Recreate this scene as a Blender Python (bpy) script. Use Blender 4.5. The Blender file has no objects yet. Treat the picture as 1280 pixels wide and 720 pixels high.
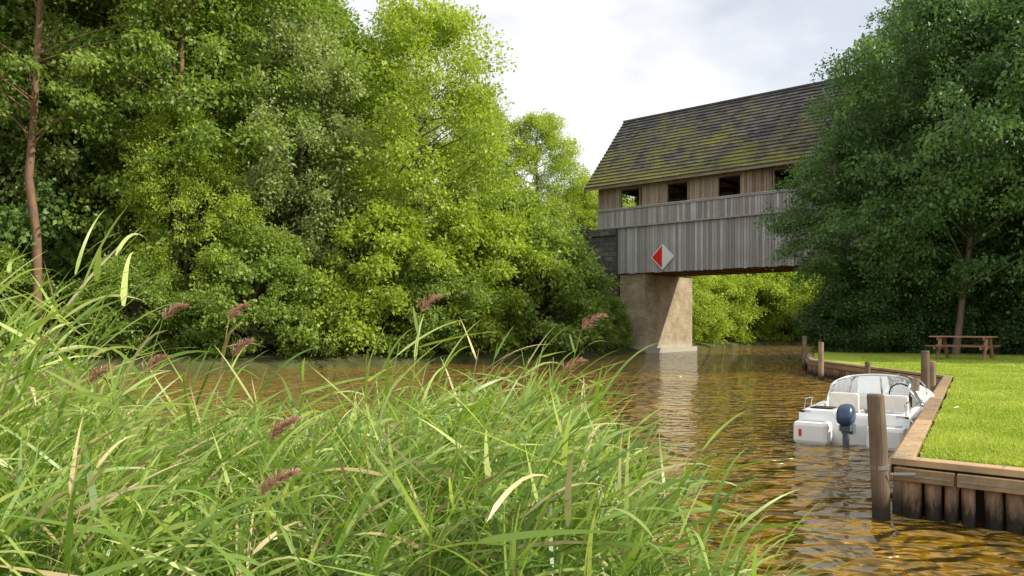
import bpy, math, random
import numpy as np
from mathutils import Vector, Matrix
random.seed(7); rng=np.random.default_rng(7)
scene=bpy.context.scene
scene.view_settings.view_transform='Standard'; scene.view_settings.look='None'; scene.view_settings.exposure=0
COL=scene.collection

# ---------------------------------------------------------------- camera
cd=bpy.data.cameras.new("camera"); cam=bpy.data.objects.new("camera",cd); COL.objects.link(cam)
cam.location=(0,0,1.7); cam.rotation_euler=(math.radians(90),0,0)
cd.sensor_width=36; cd.lens=26.72; cd.shift_y=45/1280; cd.clip_end=5000; cd.clip_start=.05
scene.camera=cam

# ---------------------------------------------------------------- light
SUN=Vector((.79,-.19,.56)).normalized()
el=math.asin(SUN.z); az=math.atan2(SUN.x,SUN.y)
sd=bpy.data.lights.new("sun",'SUN'); sd.energy=5.0; sd.angle=math.radians(.5); sd.color=(1,.93,.77)
so=bpy.data.objects.new("sun",sd); COL.objects.link(so); so.rotation_euler=SUN.to_track_quat('Z','Y').to_euler()
w=bpy.data.worlds.new("World"); scene.world=w; w.use_nodes=True
nt=w.node_tree; nt.nodes.clear()
def N(nt,t,**k):
    n=nt.nodes.new(t)
    for a,b in k.items():
        if a=='inp':
            for i,v in b.items(): n.inputs[i].default_value=v
        else: setattr(n,a,b)
    return n
L=lambda nt,a,b: nt.links.new(a,b)
sky=N(nt,'ShaderNodeTexSky',sky_type='NISHITA',sun_disc=False,sun_elevation=el,sun_rotation=az,air_density=1.0,dust_density=1.5)
bg=N(nt,'ShaderNodeBackground',inp={1:.145}); out=N(nt,'ShaderNodeOutputWorld')
tc=N(nt,'ShaderNodeTexCoord'); mp=N(nt,'ShaderNodeMapping'); mp.inputs['Scale'].default_value=(1.2,1.2,2.2); mp.inputs['Location'].default_value=(.35,.1,.2)
n1=N(nt,'ShaderNodeTexNoise',inp={'Scale':1.5,'Detail':7,'Roughness':.5,'Distortion':.3})
r1=N(nt,'ShaderNodeValToRGB'); r1.color_ramp.elements[0].position=.36; r1.color_ramp.elements[1].position=.50
r1.color_ramp.elements[0].color=(.50,.50,.50,1)
n2=N(nt,'ShaderNodeTexNoise',inp={'Scale':2.3,'Detail':5,'Roughness':.45})
r2=N(nt,'ShaderNodeValToRGB'); r2.color_ramp.elements[0].position=.30; r2.color_ramp.elements[1].position=.55
r2.color_ramp.elements[0].color=(6.1,6.25,6.55,1); r2.color_ramp.elements[1].color=(8.6,8.55,8.5,1)
mx=N(nt,'ShaderNodeMixRGB')
L(nt,tc.outputs['Generated'],mp.inputs[0]); L(nt,mp.outputs[0],n1.inputs[0]); L(nt,mp.outputs[0],n2.inputs[0])
L(nt,n1.outputs[0],r1.inputs[0]); L(nt,n2.outputs[0],r2.inputs[0])
L(nt,r1.outputs[0],mx.inputs[0]); L(nt,sky.outputs[0],mx.inputs[1]); L(nt,r2.outputs[0],mx.inputs[2])
L(nt,mx.outputs[0],bg.inputs[0]); L(nt,bg.outputs[0],out.inputs[0])

# ---------------------------------------------------------------- material helpers
def newmat(name):
    m=bpy.data.materials.new(name); m.use_nodes=True; m.node_tree.nodes.clear()
    return m,m.node_tree
def simple(name,col,rough=.5,metal=0,trans=0,bump=0,bscale=30,var=.0,vscale=8,spec=.5,coord='Object'):
    m,t=newmat(name); o=N(t,'ShaderNodeOutputMaterial'); p=N(t,'ShaderNodeBsdfPrincipled')
    p.inputs['Base Color'].default_value=(*col,1); p.inputs['Roughness'].default_value=rough; p.inputs['Metallic'].default_value=metal
    p.inputs['Specular IOR Level'].default_value=spec; p.inputs['Transmission Weight'].default_value=trans
    L(t,p.outputs[0],o.inputs[0])
    tcn=N(t,'ShaderNodeTexCoord')
    if var>0:
        n=N(t,'ShaderNodeTexNoise',inp={'Scale':vscale,'Detail':6,'Roughness':.6}); L(t,tcn.outputs[coord],n.inputs[0])
        r=N(t,'ShaderNodeValToRGB'); r.color_ramp.elements[0].position=.3; r.color_ramp.elements[1].position=.7
        r.color_ramp.elements[0].color=(*[c*(1-var) for c in col],1); r.color_ramp.elements[1].color=(*[min(1,c*(1+var)) for c in col],1)
        L(t,n.outputs[0],r.inputs[0]); L(t,r.outputs[0],p.inputs['Base Color'])
    if bump>0:
        n=N(t,'ShaderNodeTexNoise',inp={'Scale':bscale,'Detail':6}); L(t,tcn.outputs[coord],n.inputs[0])
        b=N(t,'ShaderNodeBump',inp={'Strength':bump,'Distance':.02}); L(t,n.outputs[0],b.inputs['Height']); L(t,b.outputs[0],p.inputs['Normal'])
    return m
def leafmat(name,dark,mid,light,trans=.35,tcol=None,rough=.45,spec=.4):
    m,t=newmat(name); o=N(t,'ShaderNodeOutputMaterial'); p=N(t,'ShaderNodeBsdfPrincipled')
    a=N(t,'ShaderNodeAttribute',attribute_name='tone'); r=N(t,'ShaderNodeValToRGB')
    r.color_ramp.elements[0].color=(*dark,1); r.color_ramp.elements[1].color=(*light,1)
    e=r.color_ramp.elements.new(.5); e.color=(*mid,1)
    L(t,a.outputs['Fac'],r.inputs[0]); L(t,r.outputs[0],p.inputs['Base Color'])
    p.inputs['Roughness'].default_value=rough; p.inputs['Specular IOR Level'].default_value=spec
    tr=N(t,'ShaderNodeBsdfTranslucent'); ms=N(t,'ShaderNodeMixShader',inp={0:trans})
    mu=N(t,'ShaderNodeMixRGB',blend_type='MULTIPLY',inp={0:1}); mu.inputs[2].default_value=tcol or (1.5,1.5,.7,1)
    L(t,r.outputs[0],mu.inputs[1]); L(t,mu.outputs[0],tr.inputs[0])
    L(t,p.outputs[0],ms.inputs[1]); L(t,tr.outputs[0],ms.inputs[2]); L(t,ms.outputs[0],o.inputs[0])
    return m
def woodmat(name,c0,c1,rough=.75,grain=(14,14,1.2),bump=.35,stain=None,stainscale=1.2,wet=None):
    m,t=newmat(name); o=N(t,'ShaderNodeOutputMaterial'); p=N(t,'ShaderNodeBsdfPrincipled',inp={'Roughness':rough})
    p.inputs['Specular IOR Level'].default_value=.25
    tcn=N(t,'ShaderNodeTexCoord'); mpn=N(t,'ShaderNodeMapping'); mpn.inputs['Scale'].default_value=grain
    n=N(t,'ShaderNodeTexNoise',inp={'Scale':2.0,'Detail':7,'Roughness':.65}); L(t,tcn.outputs['Object'],mpn.inputs[0]); L(t,mpn.outputs[0],n.inputs[0])
    a=N(t,'ShaderNodeAttribute',attribute_name='tone')
    ad=N(t,'ShaderNodeMath',operation='MULTIPLY_ADD',inp={1:.55}); L(t,a.outputs['Fac'],ad.inputs[0])
    mm=N(t,'ShaderNodeMath',operation='MULTIPLY',inp={1:.6}); L(t,n.outputs[0],mm.inputs[0]); L(t,mm.outputs[0],ad.inputs[2])
    r=N(t,'ShaderNodeValToRGB'); r.color_ramp.elements[0].position=.2; r.color_ramp.elements[1].position=.85
    r.color_ramp.elements[0].color=(*c0,1); r.color_ramp.elements[1].color=(*c1,1); L(t,ad.outputs[0],r.inputs[0])
    colout=r.outputs[0]
    if stain:
        n3=N(t,'ShaderNodeTexNoise',inp={'Scale':stainscale,'Detail':5}); L(t,tcn.outputs['Object'],n3.inputs[0])
        r3=N(t,'ShaderNodeValToRGB'); r3.color_ramp.elements[0].position=.42; r3.color_ramp.elements[1].position=.68
        r3.color_ramp.elements[1].color=(.6,.6,.6,1)
        L(t,n3.outputs[0],r3.inputs[0]); mx3=N(t,'ShaderNodeMixRGB'); mx3.inputs[2].default_value=(*stain,1)
        L(t,r3.outputs[0],mx3.inputs[0]); L(t,colout,mx3.inputs[1]); colout=mx3.outputs[0]
    if wet:
        sp=N(t,'ShaderNodeSeparateXYZ'); L(t,tcn.outputs['Object'],sp.inputs[0])
        g=N(t,'ShaderNodeMapRange',inp={'From Min':wet*.35,'From Max':wet,'To Min':.85,'To Max':0}); L(t,sp.outputs[2],g.inputs[0])
        m4=N(t,'ShaderNodeMixRGB'); m4.inputs[2].default_value=(.025,.02,.014,1); L(t,g.outputs[0],m4.inputs[0]); L(t,colout,m4.inputs[1]); colout=m4.outputs[0]
    L(t,colout,p.inputs['Base Color'])
    b=N(t,'ShaderNodeBump',inp={'Strength':bump,'Distance':.01}); L(t,n.outputs[0],b.inputs['Height']); L(t,b.outputs[0],p.inputs['Normal'])
    L(t,p.outputs[0],o.inputs[0]); return m

# ---------------------------------------------------------------- mesh helpers
class MB:
    def __init__(s): s.v=[]; s.f=[]; s.t=[]; s.m=[]
    def box(s,x0,x1,y0,y1,z0,z1,tone=.5,m=0,M=None):
        b=len(s.v)
        pts=[(x0,y0,z0),(x1,y0,z0),(x1,y1,z0),(x0,y1,z0),(x0,y0,z1),(x1,y0,z1),(x1,y1,z1),(x0,y1,z1)]
        if M is not None: pts=[tuple(M@Vector(p)) for p in pts]
        s.v+=pts
        for f in [(0,3,2,1),(4,5,6,7),(0,1,5,4),(1,2,6,5),(2,3,7,6),(3,0,4,7)]:
            s.f.append(tuple(b+i for i in f)); s.t.append(tone); s.m.append(m)
    def tube(s,pts,rad,n=8,tone=.5,m=0,cap=True,wob=0):
        b=len(s.v); pts=[Vector(p) for p in pts]
        for i,p in enumerate(pts):
            d=(pts[min(i+1,len(pts)-1)]-pts[max(i-1,0)]).normalized()
            u=d.cross(Vector((0,0,1)) if abs(d.z)<.9 else Vector((1,0,0))).normalized(); q=d.cross(u)
            for k in range(n):
                a=2*math.pi*k/n; r=rad[i]*(1+wob*math.sin(a*3+b))
                s.v.append(tuple(p+u*math.cos(a)*r+q*math.sin(a)*r))
        for i in range(len(pts)-1):
            for k in range(n):
                k2=(k+1)%n
                s.f.append((b+i*n+k,b+i*n+k2,b+(i+1)*n+k2,b+(i+1)*n+k)); s.t.append(tone); s.m.append(m)
        if cap:
            s.f.append(tuple(b+k for k in range(n))[::-1]); s.t.append(tone); s.m.append(m)
            e=b+(len(pts)-1)*n; s.f.append(tuple(e+k for k in range(n))); s.t.append(tone); s.m.append(m)
    def poly(s,pts,tone=.5,m=0):
        b=len(s.v); s.v+=[tuple(p) for p in pts]; s.f.append(tuple(range(b,b+len(pts)))); s.t.append(tone); s.m.append(m)
    def obj(s,name,mats,parent=None,smooth=False,bevel=0):
        me=bpy.data.meshes.new(name); me.from_pydata(s.v,[],s.f); me.update()
        at=me.attributes.new('tone','FLOAT','FACE'); at.data.foreach_set('value',np.array(s.t,dtype=np.float32))
        me.polygons.foreach_set('material_index',np.array(s.m,dtype=np.int32))
        if smooth: me.polygons.foreach_set('use_smooth',np.ones(len(s.f),dtype=bool))
        for m in mats: me.materials.append(m)
        o=bpy.data.objects.new(name,me); COL.objects.link(o)
        if parent: o.parent=parent
        if bevel:
            bm=o.modifiers.new('bevel','BEVEL'); bm.width=bevel; bm.segments=2; bm.limit_method='ANGLE'
        return o
def fastmesh(name,V,F,tone,mats,mi=None):
    me=bpy.data.meshes.new(name); n=len(F)
    me.vertices.add(len(V)); me.vertices.foreach_set('co',V.astype(np.float32).ravel())
    me.loops.add(n*4); me.loops.foreach_set('vertex_index',F.astype(np.int32).ravel())
    me.polygons.add(n); me.polygons.foreach_set('loop_start',np.arange(0,n*4,4,dtype=np.int32))
    me.update(calc_edges=True)
    at=me.attributes.new('tone','FLOAT','FACE'); at.data.foreach_set('value',tone.astype(np.float32))
    for m in mats: me.materials.append(m)
    if mi is not None: me.polygons.foreach_set('material_index',mi.astype(np.int32))
    return me
def empty(name,loc=(0,0,0),rz=0):
    e=bpy.data.objects.new(name,None); e.location=loc; e.rotation_euler=(0,0,rz); COL.objects.link(e); return e
def nrm(a): return a/np.maximum(np.linalg.norm(a,axis=1,keepdims=True),1e-9)

# ---------------------------------------------------------------- foliage prototypes
bark=woodmat('bark',(.06,.048,.036),(.24,.19,.14),grain=(3,3,1),bump=.8)
redbark=woodmat('pine_bark',(.09,.055,.035),(.32,.19,.12),grain=(5,5,1),bump=1.0,stain=(.10,.075,.055),stainscale=2)
def leaf_quads(c,axis,nor,Ls,Ws):
    side=nrm(np.cross(nor,axis)); nn=nrm(np.cross(axis,side))
    fold=(Ws*.18)[:,None]*nn; Lc=Ls[:,None]; Wc=Ws[:,None]
    v0=c; v1=c+axis*Lc*.45+side*Wc*.5+fold; v2=c+axis*Lc-nn*Lc*.12; v3=c+axis*Lc*.45-side*Wc*.5+fold
    V=np.stack([v0,v1,v2,v3],1).reshape(-1,3); F=np.arange(len(V)).reshape(-1,4); return V,F
def make_tree(name,seed,H,R,base,nclump,nleaf,leafL,lmat,bmat=bark,crad=(.55,1.1),shape=.6,flat=.55,trunk=.25,inner=.45,lobe=.28,droop=.3,tb=0):
    g=np.random.default_rng(seed); rnd=random.Random(seed)
    u=g.random(nclump)**.9; ang=g.random(nclump)*2*np.pi
    prof=np.sin(np.pi*np.clip(u*.86+.12,0,1))**shape
    ph=g.random(6)*6.28
    lob=1+lobe*(np.sin(ang*2+u*5+ph[0])*.5+np.sin(ang*3-u*9+ph[1])*.5+np.sin(ang*5+u*14+ph[2])*.35)
    fr=inner+(1-inner)*np.sqrt(g.random(nclump))
    rad=R*prof*lob*fr
    zc=base+(H-base)*u*.97
    C=np.stack([np.cos(ang)*rad,np.sin(ang)*rad,zc],1)
    cr=crad[0]+(crad[1]-crad[0])*g.random(nclump)**1.4
    ctone=.5*g.random(nclump)+.25*(1+np.sin(ang*3+u*8+ph[3]))
    tw=nrm(np.stack([np.cos(ang),np.sin(ang),.15+.7*g.random(nclump)-.25*(1-u)],1)+g.normal(size=(nclump,3))*.35)
    wgt=cr**2; wgt/=wgt.sum()
    idx=g.choice(nclump,nleaf,p=wgt)
    d=nrm(g.normal(size=(nleaf,3))); rr=g.random(nleaf)**.5*(.7+.55*g.random(nleaf))
    off=d*rr[:,None]*cr[idx][:,None]; off[:,2]*=flat
    off+=tw[idx]*((d*tw[idx]).sum(1)*rr*cr[idx]*.55)[:,None]
    off[:,2]-=droop*(off[:,0]**2+off[:,1]**2)/cr[idx]
    P=C[idx]+off
    outw=P-np.array([0,0,base+(H-base)*.45]); outw=nrm(outw)
    axis=nrm(outw*.4+d*.5+g.normal(size=(nleaf,3))*.65+np.array([0,0,-.25]))
    nor=nrm(outw*.5+np.array([0,0,.5])+g.normal(size=(nleaf,3))*.7)
    Ls=leafL*(.55+.8*g.random(nleaf)); Ws=Ls*(.5+.2*g.random(nleaf))
    V,F=leaf_quads(P,axis,nor,Ls,Ws)
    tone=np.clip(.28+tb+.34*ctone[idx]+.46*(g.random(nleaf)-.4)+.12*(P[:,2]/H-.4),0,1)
    mb=MB(); x=y=0; pts=[];rads=[]
    for k in range(10):
        z=H*.9*k/9; pts.append((x,y,z-.3 if k==0 else z)); rads.append(trunk*(1.25 if k==0 else 1)*(1-k/9)**.8+.02)
        x+=rnd.uniform(-.16,.16)*H/14; y+=rnd.uniform(-.16,.16)*H/14
    mb.tube(pts,rads,8,.5,1)
    for i in g.choice(nclump,min(nclump,80),replace=False):
        c=Vector(C[i]); z0=max(min(c.z-rnd.uniform(.6,2.4),H*.85),base*.6+.3)
        k=min(int(z0/(H*.9)*9),8); a=Vector(pts[k]).lerp(Vector(pts[k+1]),.5); a.z=z0
        mid=a.lerp(c,.5)+Vector((rnd.uniform(-.3,.3),rnd.uniform(-.3,.3),rnd.uniform(-.1,.4)))
        r0=trunk*.30*(1-z0/H)+.02
        mb.tube([a,a.lerp(mid,.5),mid,c],[r0,r0*.75,r0*.5,.012],5,.4,1,cap=False)
    BV=np.array(mb.v); BF=np.array([f for f in mb.f if len(f)==4])
    BT=np.full(len(BF),.5)
    VV=np.concatenate([V,BV]); FF=np.concatenate([F,BF+len(V)])
    return fastmesh(name,VV,FF,np.concatenate([tone,BT]),[lmat,bmat],np.concatenate([np.zeros(len(F)),np.ones(len(BF))]))
lm_bright=leafmat('leaf_bright',(.14,.21,.02),(.33,.44,.05),(.56,.64,.15),trans=.40)
lm_mid=leafmat('leaf_mid',(.09,.16,.025),(.215,.32,.055),(.44,.53,.14),trans=.38)
lm_silver=leafmat('leaf_silver',(.14,.22,.06),(.30,.38,.13),(.56,.61,.30),trans=.35)
lm_dark=leafmat('leaf_dark',(.06,.12,.03),(.135,.235,.055),(.28,.39,.10),trans=.35)
lm_blue=leafmat('leaf_blue',(.05,.115,.04),(.11,.205,.065),(.26,.38,.13),trans=.34,tcol=(1.4,1.5,.8,1))
lm_hedge=leafmat('leaf_hedge',(.03,.075,.022),(.07,.14,.04),(.16,.25,.07),trans=.28)
PR={}
PR['bright']=make_tree('m1',11,16.5,5.4,.6,430,72000,.18,lm_bright,shape=.62,lobe=.34,crad=(.35,1.2),trunk=.24,inner=.4)
PR['tall']=make_tree('m2',12,20,5.2,1.5,420,64000,.20,lm_mid,shape=.5,lobe=.35,crad=(.35,1.2),trunk=.28,inner=.4)
PR['silver']=make_tree('m3',13,18,4.6,1.5,380,60000,.19,lm_silver,shape=.55,lobe=.35,crad=(.35,1.1),trunk=.24,flat=.8,inner=.4)
PR['dark']=make_tree('m4',14,18,5.0,1.2,330,52000,.22,lm_dark,shape=.5,lobe=.35,crad=(.4,1.2),trunk=.26)
PR['blue']=make_tree('m5',15,14.5,5.2,3.1,360,76000,.165,lm_blue,shape=.65,lobe=.34,crad=(.35,1.15),flat=.45,trunk=.13,droop=.45)
PR['bush']=make_tree('m6',16,5,3.0,.1,150,30000,.16,lm_mid,shape=.5,crad=(.35,.85),trunk=.09,inner=.3)
PR['bushd']=make_tree('m7',17,5,3.0,.1,150,28000,.16,lm_dark,shape=.5,crad=(.35,.85),trunk=.09,inner=.3)
PR['hedge']=make_tree('m10',27,5,3.0,.1,150,30000,.15,lm_hedge,shape=.45,crad=(.35,.85),trunk=.09,inner=.3)
PR['bushb']=make_tree('m8',18,6,3.2,.1,170,34000,.17,lm_bright,shape=.5,crad=(.35,.9),trunk=.09,inner=.3)
PR['pine']=make_tree('m9',19,23,4.0,9,100,20000,.2,lm_mid,bmat=redbark,shape=.8,crad=(.6,1.1),trunk=.18,inner=.3,flat=.35)
HT=dict(bright=16.5,tall=20,silver=18,dark=18,blue=14.5,bush=5,bushd=5,bushb=6,pine=23,hedge=5)
NM=dict(bright='broadleaf_tree',tall='broadleaf_tree',silver='poplar_tree',dark='broadleaf_tree',blue='robinia_tree',bush='riverside_bush',bushd='riverside_bush',bushb='riverside_bush',pine='pine_tree',hedge='hedge_shrub')
def plant(kind,x,y,h,wide=1.0,z=None,rot=None):
    s=h/HT[kind]; o=bpy.data.objects.new(NM[kind],PR[kind]); COL.objects.link(o)
    o.location=(x,y,ground_h(x,y)-.1 if z is None else z); o.scale=(s*wide,s*wide,s)
    o.rotation_euler=(0,0,rot if rot is not None else random.uniform(0,6.28)); return o

# ---------------------------------------------------------------- terrain
POLY=np.array([(-140,14),(-60,22),(-28,23.5),(-17,25),(-8,29),(0,34),(4,39),(7.0,43.2),(7.75,43.9),(12.0,48.9),(15,56),(20,60),(30,62),(60,66),(60,58),(28,55),(22,47),(17,39),(14.5,35.5),(12.3,31.5),(10.9,28),(10.0,25.5),(9.85,17.3),
  (3.40,6.75),(10,1.3),(12,-12),(1.8,-12),(1.6,1),(.9,3.2),(.2,5.0),(-2,6.0),(-6,7),(-20,8.5),(-60,8),(-140,2)],float)
def sdist(x,y):
    x=np.atleast_1d(np.asarray(x,float)); y=np.atleast_1d(np.asarray(y,float))
    ins=np.zeros(x.shape,bool); dm=np.full(x.shape,1e9)
    n=len(POLY)
    for i in range(n):
        ax,ay=POLY[i]; bx,by=POLY[(i+1)%n]
        dx,dy=bx-ax,by-ay; t=np.clip(((x-ax)*dx+(y-ay)*dy)/(dx*dx+dy*dy),0,1)
        dm=np.minimum(dm,np.hypot(x-ax-t*dx,y-ay-t*dy))
        c=((ay>y)!=(by>y)); xi=ax+(y-ay)*dx/(dy if dy else 1e-9); ins^=(c&(x<xi))
    return np.where(ins,-dm,dm)
def sst(a,b,x):
    t=np.clip((x-a)/(b-a),0,1); return t*t*(3-2*t)
A40=math.radians(-40); DX,DY=math.cos(A40),math.sin(A40); WX,WY=-math.sin(A40),math.cos(A40)
BX,BY=6.25,45.0
def hfield(x,y):
    d=sdist(x,y); x=np.atleast_1d(x).astype(float); y=np.atleast_1d(y).astype(float)
    t=(x-BX)*DX+(y-BY)*DY; ww=(x-BX)*WX+(y-BY)*WY
    land=.12+1.1*(1-np.exp(-np.maximum(d,0)/5))+.12*np.sin(x*.7)*np.cos(y*.6)*sst(0,3,d)
    quay=np.where(d<1.3,-.6,.40)
    near=.1+.25*(1-np.exp(-np.maximum(d,0)/2))
    land=np.where((y<20)&(x<3),near,land)
    isq=(x>3.0)&(y<33)&(d>0)
    land=np.where(isq,quay,land)
    back=(1-sst(5.4,11,ww))
    embl=6.4*sst(-4.2,-.2,ww)*back*sst(-.3,-2.0,t)*sst(.0,1.5,d); embr=6.4*sst(-.9,.6,ww)*back*sst(13.2,15.5,t)
    land=np.maximum(land,np.where(t<0,embl,embr))
    return np.where(d<0,-np.minimum(1.2,-d*.6)-.05,land)
def ground_h(x,y): return float(hfield(x,y)[0])
def axis(lo,hi,st,far):
    a=list(np.arange(lo,hi+.01,st)); s=st; p=a[-1]; q=a[0]; up=[];dn=[]
    while p<far: s*=1.35; p+=s; up.append(p)
    s=st
    while q>-far: s*=1.35; q-=s; dn.append(q)
    return np.array(dn[::-1]+a+up)
gx=axis(-40,40,.6,2500); gy=axis(-8,72,.6,2500)
GX,GY=np.meshgrid(gx,gy); Z=hfield(GX.ravel(),GY.ravel())
far=np.maximum(np.hypot(GX.ravel(),GY.ravel()-30)-140,0); Z=np.where(far>0,np.maximum(Z,.8),Z)
V=np.stack([GX.ravel(),GY.ravel(),Z],1); nx,ny=len(gx),len(gy)
I=(np.arange(ny-1)[:,None]*nx+np.arange(nx-1)[None,:]).ravel()
F=np.stack([I,I+1,I+nx+1,I+nx],1)
soil=simple('soil',(.085,.09,.035),.95,var=.55,vscale=.9,bump=.8,bscale=6,spec=.1)
me=fastmesh('ground',V,F,np.full(len(F),.5),[soil]); me.polygons.foreach_set('use_smooth',np.ones(len(F),dtype=bool))
o=bpy.data.objects.new('ground',me); COL.objects.link(o)

# water
m,t=newmat('canal_water'); wo=N(t,'ShaderNodeOutputMaterial'); p=N(t,'ShaderNodeBsdfPrincipled')
p.inputs['Roughness'].default_value=.015; p.inputs['IOR'].default_value=1.42
p.inputs['Coat Weight'].default_value=.25; p.inputs['Coat Roughness'].default_value=.015; p.inputs['Coat IOR'].default_value=1.5
tcn=N(t,'ShaderNodeTexCoord')
nc=N(t,'ShaderNodeTexNoise',inp={'Scale':.18,'Detail':3}); L(t,tcn.outputs['Object'],nc.inputs[0])
rc=N(t,'ShaderNodeValToRGB'); rc.color_ramp.elements[0].position=.35; rc.color_ramp.elements[1].position=.65
rc.color_ramp.elements[0].color=(.17,.098,.008,1); rc.color_ramp.elements[1].color=(.29,.165,.013,1)
L(t,nc.outputs[0],rc.inputs[0]); L(t,rc.outputs[0],p.inputs['Base Color'])
def wav(scale,sx,sy,rot,det=3,dist=0,rg=.5):
    mp=N(t,'ShaderNodeMapping'); mp.inputs['Scale'].default_value=(sx,sy,1); mp.inputs['Rotation'].default_value=(0,0,rot)
    n=N(t,'ShaderNodeTexNoise',inp={'Scale':scale,'Detail':det,'Roughness':rg,'Distortion':dist}); L(t,tcn.outputs['Object'],mp.inputs[0]); L(t,mp.outputs[0],n.inputs[0]); return n.outputs[0]
a=wav(2.4,1.0,1.5,.15,1,.5,.35); b=wav(5.8,1.0,1.3,-.3,1,.4,.4); c=wav(.6,1,1.5,.5,1)
m1=N(t,'ShaderNodeMath',operation='MULTIPLY_ADD',inp={1:.30}); L(t,b,m1.inputs[0]); L(t,a,m1.inputs[2])
m2=N(t,'ShaderNodeMath',operation='MULTIPLY_ADD',inp={1:1.0}); L(t,c,m2.inputs[0]); L(t,m1.outputs[0],m2.inputs[2])
bp=N(t,'ShaderNodeBump',inp={'Strength':1.0,'Distance':.85}); L(t,m2.outputs[0],bp.inputs['Height']); L(t,bp.outputs[0],p.inputs['Normal']); L(t,bp.outputs[0],p.inputs['Coat Normal'])
L(t,p.outputs[0],wo.inputs[0])
mb=MB(); mb.poly([(-200,-40,0),(140,-40,0),(140,110,0),(-200,110,0)]); mb.obj('water',[m])

# ---------------------------------------------------------------- covered bridge
BR=empty('covered_wooden_bridge',(BX,BY,0),A40)
greyw=woodmat('weathered_grey_boards',(.20,.19,.195),(.58,.56,.58),grain=(16,16,.8),stain=(.34,.29,.26),stainscale=.7)
brw=woodmat('brown_boards',(.16,.10,.07),(.46,.34,.27),grain=(16,16,.8),stain=(.40,.33,.29),stainscale=.9)
darkw=woodmat('dark_beam',(.03,.022,.016),(.10,.07,.05),grain=(2,9,9))
tB,tE=-1.35,17.0; BW=4.4; zb,zm1,zm2,zt=4.68,7.46,8.50,9.86  # BW: body made narrow on its unseen far side so sun reaches the pier
wins=[(.88+3.05*i-.62,.88+3.05*i+.62) for i in range(6)]
def boards(mb,x0,x1,y0,y1,z0,z1,wd=.165,skip=None,jy=.012,mi=0,rag=0):
    x=x0
    while x<x1-.03:
        xe=min(x+wd,x1); j=random.uniform(0,jy); tn=random.random()
        segs=[(z0-random.uniform(0,rag),z1)]
        if skip:
            for (a,b,c,d) in skip:
                if x<b and xe>a: segs=[(z0,c),(d,z1)]
        for (q,r) in segs:
            if r-q>.02: mb.box(x+.010,xe-.008,y0-j,y1,q,r,tn,mi)
        x=xe
mb=MB(); boards(mb,.02,tE,-.03,.02,zb,zm1,rag=.05); boards(mb,.02,tE,BW-.02,BW+.03,zb,zm1)
mb.box(0.03,tE-.02,.025,.05,zb+.02,zm1,.1,1); mb.obj('lower_siding',[greyw,darkw],BR)
mb=MB(); boards(mb,tB,tE,-.10,-.055,zm1-.06,zm2-.03); boards(mb,tB,tE,BW+.05,BW+.10,zm1-.06,zm2-.03)
mb.box(tB,tE,-.05,.024,zm1-.03,zm2-.04,.1,1)
mb.obj('parapet_siding',[greyw,darkw],BR)
mb=MB(); sk=[(a,b,zm2-.02,9.62) for a,b in wins]
boards(mb,tB,tE,-.02,.03,zm2-.02,9.80,.15,sk)
boards(mb,tB,tE,BW-.03,BW+.02,zm2-.02,14.05,.15)
for a,b in wins:
    y0,y1=-.05,.07
    mb.box(a-.07,a+.01,y0,y1,zm2,9.66,.2); mb.box(b-.01,b+.07,y0,y1,zm2,9.66,.2); mb.box(a+.012,b-.012,y0,y1,9.60,9.67,.2)
mb.obj('window_band_siding',[brw],BR)
mb=MB()
for y0,y1,yo in ((-.16,-.105,1),(BW+.105,BW+.16,-1)):
    mb.box(tB-.05,tE+.05,y0,y1,zm2-.10,zm2-.02,.65); mb.box(tB-.05,tE+.05,y0,y1,zm1-.11,zm1-.02,.3)
mb.box(tB-.08,tE+.08,-.19,.06,zm2-.018,zm2+.03,.8); mb.box(tB-.08,tE+.08,BW+.025,BW+.19,zm2-.018,zm2+.03,.8)
mb.obj('rails',[greyw],BR)
mb=MB()
mb.box(.1,tE-.1,.06,BW-.06,4.95,5.15,.3)
for y in (.35,1.6,2.9,4.05): mb.box(.06,tE+1,y-.12,y+.12,4.62,4.945,.9)
x=.5
while x<tE: mb.box(x,x+.14,.08,BW-.08,4.80,4.93,.5); x+=1.1
mb.box(tB,tE,.07,.22,9.55,9.83,.4); mb.box(tB,tE,BW-.22,BW-.07,9.55,9.83,.4)
for i in range(7):
    x=-.65+3.05*i-.0
    if x<tE: 
        for y in (.08,BW-.26): mb.box(x-.09,x+.09,y,y+.17,5.16,9.54,.4)
        mb.box(x-.07,x+.07,.08,BW-.08,9.84,10.02,.4)
mb.obj('deck_and_frame',[woodmat('rusty_beam',(.06,.03,.018),(.24,.12,.06),grain=(1,8,8))],BR)
m,t=newmat('mossy_shingles'); wo=N(t,'ShaderNodeOutputMaterial'); p=N(t,'ShaderNodeBsdfPrincipled',inp={'Roughness':.8}); p.inputs['Specular IOR Level'].default_value=.25
tcn=N(t,'ShaderNodeTexCoord'); a=N(t,'ShaderNodeAttribute',attribute_name='tone')
r=N(t,'ShaderNodeValToRGB'); r.color_ramp.elements[0].color=(.065,.062,.066,1); r.color_ramp.elements[1].color=(.14,.13,.125,1); L(t,a.outputs['Fac'],r.inputs[0])
n=N(t,'ShaderNodeTexNoise',inp={'Scale':.55,'Detail':8,'Roughness':.75,'Distortion':.6}); L(t,tcn.outputs['Object'],n.inputs[0])
sp=N(t,'ShaderNodeSeparateXYZ'); L(t,tcn.outputs['Object'],sp.inputs[0])
g1=N(t,'ShaderNodeMapRange',inp={'From Min':9.8,'From Max':14.8,'To Min':.08,'To Max':-.09}); L(t,sp.outputs[2],g1.inputs[0])
g2=N(t,'ShaderNodeMapRange',inp={'From Min':0,'From Max':14,'To Min':.05,'To Max':-.04}); L(t,sp.outputs[0],g2.inputs[0])
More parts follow.
